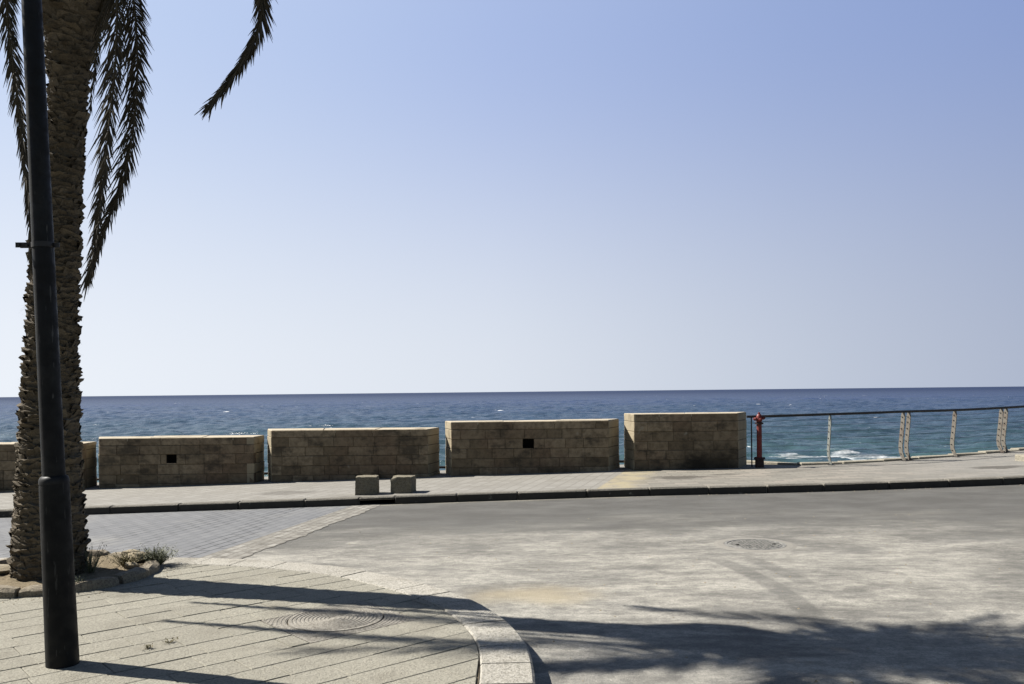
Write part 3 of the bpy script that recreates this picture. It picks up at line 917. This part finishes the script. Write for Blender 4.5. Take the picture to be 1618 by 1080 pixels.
for x in (6.385,): post(x, M_POSTD)
b = MB(); b.box((4.79, 17.12, zp(4.79)+.50), (.014,.05,1.02), 0); b.build('post', M_RAIL, rl)
for x in (8.09, 8.235, 9.44, 10.74, 10.875, 12.2, 13.5, 13.64, 15.0, 16.4, 16.54): post(x, M_POST)

# ---------------------------------------------------------------- metal pole
bx = at_depth(99, 1046, 5.11); PB = Vector((bx.x, 5.11, 0))
LEAN = Vector((-.0364, 0, 1))
pole = empty('lamp_post', PB); tag(pole, 'leaning dark metal street pole with thicker lower sleeve, in front of the palm trunk', 'pole')
def pp(z): return PB+LEAN*z
b = MB(); b.tube([pp(-.02), pp(.10), pp(.6), pp(1.06), pp(1.085)], [.0915,.0905,.086,.0825,.080], 40); b.build('lower_sleeve', M_POLE, pole, smooth=True, angle=50)
b = MB()
zc = [1.080,1.095,1.108,1.118,1.124,1.128]; rr = [.083,.0835,.081,.076,.070,.062]
b.tube([pp(z) for z in zc], rr, 40); b.build('shoulder', M_POLE2, pole, smooth=True, angle=60)
b = MB(); b.tube([pp(1.10), pp(2.5), pp(4.0), pp(6.4)], [.0635,.0595,.0545,.046], 40); b.build('upper_shaft', M_POLE2, pole, smooth=True, angle=50)
zb = 2.505; cpt = pp(zb)
b = MB(); b.tube([pp(zb-.016), pp(zb-.0155), pp(zb+.0155), pp(zb+.016)], [.058,.0635,.0635,.058], 36); o = b.build('clamp_band', M_BAND_M, pole, smooth=True, angle=40)
b = MB()
b.box((cpt.x-.108, cpt.y-.012, cpt.z+.001), (.095,.007,.030), R(3)); b.box((cpt.x-.100, cpt.y+.010, cpt.z+.001), (.08,.007,.030), R(3))
b.tube([(cpt.x-.132, cpt.y-.028, cpt.z), (cpt.x-.132, cpt.y+.026, cpt.z)], .008, 6)
b.tube([(cpt.x-.085, cpt.y-.026, cpt.z), (cpt.x-.085, cpt.y+.024, cpt.z)], .008, 6)
c = b.build('bracket', M_BAND_M, pole); c.parent = o; c.location = Vector((0,0,0))
b = MB(); b.box((cpt.x+.078, cpt.y, cpt.z+.001), (.04,.007,.028), R(-3)); c = b.build('lug', M_BAND_M, pole); c.parent = o; c.location = Vector((0,0,0))

# ---------------------------------------------------------------- planter
PC = Vector((-4.05, 7.62, 0)); PR = .76
random.seed(31)
pb = empty('planter_border', PC); tag(pb, 'ring of low rough stones around the foot of the palm', 'planter border')
b = MB(); a = 0.0
nst = 13
for k in range(nst):
    a0 = 2*math.pi*k/nst+random.uniform(-.03,.03); a1 = 2*math.pi*(k+1)/nst-.03
    vs = []; fs = []; hh = random.uniform(.07,.095); m_ = 7
    ro = random.uniform(-.02,.02)
    for i in range(m_):
        t = a0+(a1-a0)*i/(m_-1); e = 1 if 0 < i < m_-1 else .82
        for r, z in ((.075,-.03),(.07,hh*.62*e),(.04,hh*e),(-.045,hh*e),(-.075,hh*.55*e),(-.08,-.03)):
            q = PR+ro+r*(1 if 0 < i < m_-1 else .9)+random.uniform(-.006,.006)
            vs.append((PC.x+q*math.cos(t), PC.y+q*math.sin(t)*.99, z+random.uniform(-.005,.005)))
    for i in range(m_-1):
        for e in range(5): fs.append((i*6+e+1, i*6+e, (i+1)*6+e, (i+1)*6+e+1))
    fs += [(0,1,2,3,4,5), tuple((m_-1)*6+q for q in range(5,-1,-1))]
    b.add(vs, fs)
b.build('stones', M_PLANT, pb, smooth=True, angle=38)
b = MB(); vs = [(PC.x, PC.y, .06)]; fs = []; rings = 12; seg = 48
for r in range(1, rings+1):
    for k in range(seg):
        t = 2*math.pi*k/seg; q = (PR-.02)*r/rings
        vs.append((PC.x+q*math.cos(t), PC.y+q*math.sin(t), .045+random.uniform(-.01,.012)))
for k in range(seg): fs.append((0, 1+k, 1+(k+1) % seg))
for r in range(rings-1):
    for k in range(seg):
        j = (k+1) % seg; fs.append((1+r*seg+k, 1+(r+1)*seg+k, 1+(r+1)*seg+j, 1+r*seg+j))
b.add(vs, fs); tag(b.build('soil', M_SOIL, smooth=True), kind='structure')
# rocks in the bed
def rock(c, s, seed, label):
    random.seed(seed); mb = MB(); n1, n2 = 7, 10; vs = []; fs = []
    off_ = [[random.uniform(.78,1.15) for _ in range(n2)] for _ in range(n1+1)]
    for i in range(n1+1):
        th = math.pi*i/n1
        for k in range(n2):
            ph = 2*math.pi*k/n2; r = off_[i][k] if 0 < i < n1 else 1
            vs.append((c[0]+s[0]*r*math.sin(th)*math.cos(ph), c[1]+s[1]*r*math.sin(th)*math.sin(ph), c[2]+s[2]*min(.8, r*math.cos(th))))
    for i in range(n1):
        for k in range(n2):
            j = (k+1) % n2; fs.append((i*n2+k, (i+1)*n2+k, (i+1)*n2+j, i*n2+j))
    mb.add(vs, fs); tag(mb.build('rock', M_ROCK, origin=c, smooth=True, angle=30), label, 'rock', 'pale rocks in the palm bed')
rock((-3.52,7.98,.09),(.12,.08,.06), 1, 'largest pale rock in the palm bed, between the two weeds')
rock((-3.45,7.72,.07),(.065,.05,.035), 2, 'small pale rock in the palm bed, in front of the largest rock')
rock((-3.66,8.18,.08),(.10,.07,.055), 3, 'pale rock at the rear of the palm bed, behind the largest rock')
rock((-4.55,7.55,.07),(.14,.12,.05), 4, 'pale rock at the left edge, left of the palm trunk')

# ---------------------------------------------------------------- palm
def palm_path(z):
    tab = [(-.1,76),(0,77),(1.6,80),(2.83,89),(3.92,106),(4.75,116),(5.6,122)]
    px = lerp_table(tab, z)
    return px
def trunk_c(z):
    pts = [(-.2,-4.075),(0,-4.075),(.8,-4.07),(1.6,-4.055),(2.83,-4.0),(3.4,-3.95),(3.92,-3.885),(4.75,-3.845),(5.7,-3.82)]
    x = sum(lerp_table(pts, z+d) for d in (-.3,-.15,0,.15,.3))/5
    return Vector((x, 7.5, z))
def trunk_r(z):
    pts = [(-.2,.315),(0,.308),(.35,.300),(.8,.266),(1.6,.228),(2.3,.207),(2.83,.196),(3.4,.172),(3.92,.150),(4.45,.155),(4.72,.185),(4.9,.25),(5.05,.33),(5.3,.33),(5.5,.26),(5.7,.18)]
    return lerp_table(pts, z)
palm = empty('palm_tree', trunk_c(0)); tag(palm, 'date palm with rough layered trunk and dry hanging fronds, behind the dark pole', 'palm tree')
random.seed(41)
b = MB(); vs = []; fs = []; nz, na = 116, 36
for i in range(nz+1):
    z = -.15+i*5.85/nz; c = trunk_c(z); r = trunk_r(z)
    for k in range(na):
        t = 2*math.pi*k/na; q = r*.93+random.uniform(-.010,.008); vs.append((c.x+q*math.cos(t), c.y+q*math.sin(t), z+random.uniform(-.01,.01)))
for i in range(nz):
    for k in range(na):
        j = (k+1) % na; fs.append((i*na+k, i*na+j, (i+1)*na+j, (i+1)*na+k))
fs.append(tuple(nz*na+k for k in range(na)))
b.add(vs, fs)
# old leaf bases: a wedge each, in a spiral
z = -.06; row = 0
while z < 5.25:
    r = trunk_r(z); nb = max(8, int(round(2*math.pi*r/random.choice((.10,.13,.16)))))
    for k in range(nb):
        t = 2*math.pi*(k+(row % 2)*.5+row*.17)/nb+random.uniform(-.18,.18)
        zz = z+random.uniform(-.022,.022); c = trunk_c(zz); rr = trunk_r(zz)
        wd = 2*math.pi*rr/nb*random.uniform(.5,.95); hh = random.uniform(.022,.055); pr = random.uniform(.004,.030)
        if random.random() < .14: pr += random.uniform(.01,.03)
        if z < 1.6: hh *= 1.25; pr *= 1.15
        if z > 4.4: pr += random.uniform(0,.05); hh *= 1.4
        e = Vector((math.cos(t), math.sin(t), 0)); s_ = Vector((-math.sin(t), math.cos(t), 0)); tl = random.uniform(-.25,.25)
        def Q(a, o, h): return c+e*(rr*.93+o)+s_*a+Vector((0,0,h+a*tl))
        j = lambda q=.007: random.uniform(-q, q)
        n_ = 5; lo = []; up = []; bk = []
        for i in range(n_+1):
            f = i/n_*2-1; g_ = max(.15, 1-abs(f)**2.2)
            lo.append(Q(wd*f, -.02+pr*.25*g_, -hh*.6+j(.006)))
            up.append(Q(wd*f*.93, pr*g_+j(.007), hh*.5+j(.013)))
            bk.append(Q(wd*f*.93, -.03, hh*.62))
        fs = []
        for i in range(n_):
            fs += [(i,i+1,n_+2+i,n_+1+i),(n_+1+i,n_+2+i,2*n_+3+i,2*n_+2+i)]
        b.add(lo+up+bk, fs)
    z += .040; row += 1
# torn fibres
for i in range(1500):
    z = random.uniform(0, 5.2); t = random.uniform(0, 2*math.pi); c = trunk_c(z); r = trunk_r(z)*.95+random.uniform(.0,.02)
    e = Vector((math.cos(t), math.sin(t), 0)); s_ = Vector((-math.sin(t), math.cos(t), 0))
    L = random.uniform(.03,.08); d = (e*random.uniform(.2,1)+Vector((0,0,random.uniform(-1,.6)))+s_*random.uniform(-.7,.7)).normalized()*L
    p = c+e*r; w_ = s_*random.uniform(.0015,.004)
    b.add([p-w_, p+w_, p+d], [(0,1,2)])
b.build('trunk', M_BARK, palm)

def frond(name, pts, leaf, mat, seed, droop=.6, ang0=60, ang1=18, wid=.017, dens=.022, start=.12, side=None, bias=0, rad=.013):
    random.seed(seed)
    P = catmull3(pts, 10)
    L = [0]
    for a, c in zip(P, P[1:]): L.append(L[-1]+(c-a).length)
    T = L[-1]
    b = MB(); b.tube(P[::2], [rad*(1-.8*(L[i]/T)) for i in range(0, len(P), 2)], 6)
    s = start*T; i = 0
    g = Vector((0,0,-1))
    while s < T*.995:
        while i < len(P)-2 and L[i+1] < s: i += 1
        f = (s-L[i])/max(1e-6, L[i+1]-L[i]); p = P[i].lerp(P[i+1], f)
        t = (P[min(i+2,len(P)-1)]-P[max(i-1,0)]).normalized()
        sd = side if side else t.cross(Vector((0,0,1)))
        if sd.length < .05: sd = Vector((1,0,0))
        sd = (sd-t*sd.dot(t)).normalized(); up = sd.cross(t)
        q = s/T
        for sg in (-1, 1):
            a = R(ang0+(ang1-ang0)*q+random.uniform(-9,9))
            lf = leaf*(.55+.45*math.sin(math.pi*min(1, .15+q*.95)))*random.uniform(.7,1.12)*(1+bias*sg)
            d = (t*math.cos(a)+sd*sg*math.sin(a)+up*random.uniform(-.25,.35)).normalized()
            d2 = (d+g*droop*random.uniform(.5,1.3)).normalized()
            m1 = p+d*lf*.5; e = m1+d2*lf*.5
            w = d.cross(Vector((random.uniform(-.6,.6), 1, random.uniform(-.3,.3))))
            if w.length < .1: w = d.cross(Vector((0,1,.2)))
            w = w.normalized()*wid*random.uniform(.7,1.15)/2
            b.add([p-w*.5, p+w*.5, m1+w, m1-w, e+w*.12, e-w*.12], [(0,1,2,3),(3,2,4,5)])
        s += dens*random.uniform(.7,1.4)
    b.build(name, mat, palm)
def catmull3(P, n):
    P = [Vector(p) for p in P]; out = []
    for i in range(len(P)-1):
        p0 = P[max(i-1,0)]; p1 = P[i]; p2 = P[i+1]; p3 = P[min(i+2,len(P)-1)]
        for k in range(n):
            t = k/n
            out.append(.5*((2*p1)+(p2-p0)*t+(2*p0-5*p1+4*p2-p3)*t*t+(3*p1-p0-3*p2+p3)*t**3))
    out.append(P[-1]); return out
HEAD = trunk_c(5.3)
def hang(pxs, y, **kw):
    pts = [at_depth(a, c, y) for a, c in pxs]
    return pts
X1 = Vector((1,-.25,0))
frond('frond', [HEAD, HEAD+Vector((.3,-.1,.22))]+hang([(200,-60),(211,0),(216,60),(217,130),(211,200),(196,280),(172,345),(153,400),(141,442)], 7.3), .32, M_DRY, 1, .4, 46, 12, side=X1, dens=.011, bias=-.3, wid=.0135)
frond('frond', [HEAD, HEAD+Vector((.18,-.25,.15))]+hang([(172,-60),(184,-10),(184,60),(180,130),(172,200),(165,270),(158,330),(149,395),(141,440)], 7.1), .28, M_DRY, 2, .4, 43, 12, side=X1, dens=.0115, bias=-.25, wid=.0135)
frond('frond', [HEAD+Vector((.1,-.1,0))]+hang([(158,-20),(160,20),(154,70),(147,130),(142,170)], 7.45), .17, M_DRY, 3, .5, 30, 10, side=X1, dens=.018, wid=.010)
frond('frond', [HEAD]+hang([(170,-130),(255,-240),(345,-225),(398,-110),(414,-10),(409,45),(386,92),(357,134),(330,168)], 7.05), .30, M_DRY, 4, .2, 48, 12, side=X1, dens=.008, wid=.015, start=.3)
frond('frond', [HEAD]+hang([(30,-130),(8,-70),(11,0),(13,45),(20,95),(28,155),(35,220),(42,290),(47,350),(50,420)], 7.25), .23, M_DRY, 5, .4, 40, 12, side=X1, dens=.010, start=.3, wid=.0135)
# two more dry fronds left of the trunk
frond('frond', [HEAD, (-4.55,7.4,5.35), (-4.85,7.33,4.9), (-4.86,7.3,4.0), (-4.82,7.29,3.1), (-4.78,7.28,2.35)], .27, M_DRY, 6, .4, 38, 11, side=Vector((.3,1,0)), dens=.008, wid=.016)
frond('frond', [HEAD, (-4.4,7.1,5.4), (-4.75,6.85,5.0), (-4.85,6.76,4.1), (-4.80,6.75,3.2), (-4.74,6.74,2.3)], .27, M_DRY, 7, .4, 38, 11, side=Vector((.3,1,0)), dens=.008, wid=.016)
# green crown
random.seed(79)
def crown_frond(az, e0, e1, Lf, seed):
    for tries in range(16):
        pts = []; p = HEAD+Vector((math.cos(az)*.12, math.sin(az)*.12, .1)); n = 9
        pts.append(p.copy())
        for k in range(1, n+1):
            e = e0+(e1-e0)*(k/n)**1.3
            p = p+Vector((math.cos(az)*math.cos(e), math.sin(az)*math.cos(e), math.sin(e)))*(Lf/n); pts.append(p.copy())
        bad = False; far = False
        for q in pts[1:]:
            q2 = q+Vector((0,0,-.38))
            if q2.y > .5:
                X, Y = project(q2)
                if Y > -12 and X > -60: bad = True
            sx = q.x+.992*q.z; sy = q.y-.297*q.z
            if sx > 2.0 and sy > 6.05+.45*math.sin(seed*3.1): far = True
            if sx > .2 and sy > 6.55: far = True
        if not bad and not far: break
        if far: az -= random.uniform(.05,.5); Lf *= random.uniform(.84,.97)
        if bad: e1 += R(14); e0 += R(3)
    frond('frond', pts, .50, M_GREEN, seed, .30, 58, 20, wid=.030, dens=.025, rad=.018)
frond('frond', [HEAD, (-3.93,7.78,6.05), (-4.28,8.14,6.30), (-4.60,8.36,6.06), (-4.88,8.52,5.72)], .40, M_GREEN, 90, .3, 50, 18, wid=.032, dens=.018, rad=.016, start=.35)
frond('frond', [HEAD, (-3.75,7.75,6.0), (-3.85,8.0,6.45), (-4.05,8.2,6.5), (-4.3,8.35,6.3)], .30, M_GREEN, 91, .3, 45, 18, wid=.032, dens=.022, rad=.016, start=.45)
for k in range(31):
    az = k*2.39996+random.uniform(-.25,.25); f = k/30
    crown_frond(az, R(84-f*74), R(24-f*62), random.uniform(2.4,3.0), 200+k)

# ---------------------------------------------------------------- weeds
def weed(name, c, n, hgt, spread, mat, label, cat, leafy, seed, group=None, stem=.004):
    random.seed(seed); b = MB(); c = Vector(c)
    for i in range(n):
        a = random.uniform(0, 2*math.pi); l = hgt*random.uniform(.5,1.1); o = spread*random.random()**.6
        d = Vector((math.cos(a)*o, math.sin(a)*o, 0)); p0 = c+d*.25; p1 = p0+d*.45+Vector((0,0,l*.6)); p2 = p1+d*random.uniform(.3,.8)+Vector((0,0,l*.4))
        w = Vector((-math.sin(a), math.cos(a), 0))*stem
        b.add([p0-w, p0+w, p1+w*.8, p1-w*.8, p2], [(0,1,2,3),(3,2,4)])
        for k in range(leafy):
            t = random.uniform(.25,1); q = p0.lerp(p1, t/.6) if t < .6 else p1.lerp(p2, (t-.6)/.4)
            aa = random.uniform(0, 2*math.pi); v = Vector((math.cos(aa), math.sin(aa), random.uniform(.2,1.1))).normalized()*random.uniform(.012,.03)
            u = v.cross(Vector((0,0,1))).normalized()*.0045
            b.add([q, q+v*.5+u, q+v, q+v*.5-u], [(0,1,2,3)])
    tag(b.build(name, mat, origin=c), label, cat, group)
weed('weed', (-3.37,8.02,.0), 260, .17, .19, M_WEED, 'bushy grey-green weed at the right end of the planter border', 'weed', 6, 1, 'weeds around the palm bed')
weed('weed', (-3.72,7.50,.05), 34, .24, .17, M_WEED, 'sparse upright weed beside the foot of the palm trunk', 'weed', 7, 2, 'weeds around the palm bed')
weed('weed', (-3.61,7.04,.0), 60, .12, .10, M_WEED, 'dark low weed in front of the planter border, right of the pole', 'weed', 4, 3, 'weeds around the palm bed')
weed('weed', (-3.55,7.80,.05), 80, .11, .20, M_WEEDD, 'dry yellowish weed among the rocks of the palm bed', 'weed', 5, 4, 'weeds around the palm bed')
for c, lab, sd in (((-2.32,5.40,0),'tiny left tuft of grass in a paving joint of the plaza',5),((-2.235,5.52,0),'tiny right tuft of grass in a paving joint of the plaza',6)):
    weed('grass_tuft', c, 22, .018, .05, M_WEEDD, lab, 'grass tuft', 1, sd, 'tiny grass tufts in the plaza joints', .002)

# loose grit on the road and along the kerbs, with a few dry leaf bits
random.seed(63); b = MB()
def grit(x, y, z, r):
    vs = [(x+r*random.uniform(.6,1.2)*math.cos(a), y+r*random.uniform(.6,1.2)*math.sin(a), z) for a in (0,1.26,2.51,3.77,5.03)]
    vs += [(x+r*.4, y, z+r*random.uniform(.5,.9)), (x-r*.3, y+r*.2, z+r*random.uniform(.4,.8))]
    b.add(vs, [(0,1,5),(1,2,6,5),(2,3,6),(3,4,6),(4,0,5,6)])
for k in range(420):
    x, y = random.uniform(-2, 6), random.uniform(4.6, 12)
    if x < .2 and y < 8.6-.0: continue
    grit(x, y, zr(x, y)-.001, random.choice((.004,.005,.006,.008,.012)))
for k in range(160):
    q = random.randrange(60, len(cs)-40); p_ = cs[q]-nrm(q)*abs(random.gauss(0,.10)); grit(p_.x, p_.y, zr(p_.x, p_.y)-.001, random.choice((.004,.006,.008)))
for k in range(140):
    x = random.uniform(-7, 10); y = ky(x)-abs(random.gauss(0,.10))-.02; grit(x, y, zr(x, y)-.001, random.choice((.006,.009,.013)))
for k in range(110):
    a = random.uniform(-2.2, .6); q = PR+.10+abs(random.gauss(0,.12)); grit(PC.x+q*math.cos(a), PC.y+q*math.sin(a), .0, random.choice((.004,.006,.009)))
tag(b.build('gravel', M_ROCK), kind='stuff')

# ---------------------------------------------------------------- camera, light, world
cam = bpy.data.cameras.new('camera'); co = bpy.data.objects.new('camera', cam); C.objects.link(co)
cam.sensor_width = 36; cam.lens = F/1618*36; cam.shift_y = 78.5/1618; cam.clip_start = .05; cam.clip_end = 90000
co.matrix_world = Matrix.Translation((0,0,EYE)) @ Matrix.Rotation(R(90), 4, 'X') @ Matrix.Rotation(-ROLL, 4, 'Z')
S.camera = co
SUN_EL = R(44); SUN_AZ = math.atan2(-.958, .287)      # measured from +Y towards +X
sd = Vector((math.sin(SUN_AZ)*math.cos(SUN_EL), math.cos(SUN_AZ)*math.cos(SUN_EL), math.sin(SUN_EL)))
sl = bpy.data.lights.new('sun', 'SUN'); so = bpy.data.objects.new('sun', sl); C.objects.link(so)
sl.energy = 5.0; sl.angle = R(.53); sl.color = (1,.955,.88)
so.rotation_euler = (-sd).to_track_quat('-Z', 'Y').to_euler(); so.location = sd*50
W = bpy.data.worlds.new('World'); S.world = W; W.use_nodes = True
nt = W.node_tree; bg = nt.nodes['Background']
sky = nt.nodes.new('ShaderNodeTexSky'); sky.sky_type = 'NISHITA'; sky.sun_disc = False
sky.sun_elevation = SUN_EL; sky.sun_rotation = SUN_AZ; sky.altitude = 0; sky.air_density = 1.0; sky.dust_density = .6; sky.ozone_density = 2.0
EXPO = 1.25
class WB(Mat):
    def __init__(s): s.nt = nt; s._tc = None
wb = WB(); d = wb.n('ShaderNodeTexCoord').outputs['Generated']
q = wb.sep(d)
hl = wb.math('SQRT', wb.math('ADD', wb.math('MULTIPLY', q[0], q[0]), wb.math('MULTIPLY', q[1], q[1])))
tcos = wb.math('DIVIDE', wb.math('ADD', wb.math('MULTIPLY', q[0], -.958), wb.math('MULTIPLY', q[1], .287)), wb.math('MAXIMUM', hl, .001))
def ramp(fac, stops):
    r = wb.n('ShaderNodeValToRGB'); wb.l(fac, r.inputs[0]); e = r.color_ramp.elements
    r.color_ramp.interpolation = 'EASE' if len(stops) == 2 else 'LINEAR'
    K = 1/(2**EXPO)
    for k, (p_, c_) in enumerate(stops):
        x = e[k] if k < 2 else e.new(p_)
        x.position = p_; x.color = (*[v*K for v in c_], 1)
    return r.outputs[0]
az = wb.rng(tcos, -.30, .80, 0, 1, False)
low = ramp(az, [(0,(.40,.455,.585)),(1,(.86,.905,.97)),(.25,(.54,.595,.705)),(.55,(.715,.765,.85))])
high = ramp(az, [(0,(.250,.340,.615)),(1,(.57,.69,.925)),(.25,(.312,.408,.68)),(.55,(.405,.508,.785))])
hz = wb.mix(wb.rng(q[2], .0, .40, 0, 1, True), low, high)
hz10 = wb.n('ShaderNodeVectorMath'); hz10.operation = 'SCALE'; wb.l(hz, hz10.inputs[0]); hz10.inputs['Scale'].default_value = 20
# hazy air low over the sea on the sun's side, clear blue overhead and inland
fac = wb.math('MULTIPLY', wb.rng(q[2], .41, .60, 1, 0), wb.rng(q[1], -.2, .5, .0, 1))
dk = wb.n('ShaderNodeVectorMath'); dk.operation = 'SCALE'; wb.l(sky.outputs[0], dk.inputs[0]); dk.inputs['Scale'].default_value = .7
col = wb.mix(fac, dk.outputs[0], hz10.outputs[0])
nt.links.new(col, bg.inputs[0]); bg.inputs[1].default_value = .05
S.view_settings.view_transform = 'Standard'; S.view_settings.look = 'None'; S.view_settings.exposure = EXPO; S.view_settings.gamma = 1
S.render.engine = 'CYCLES'
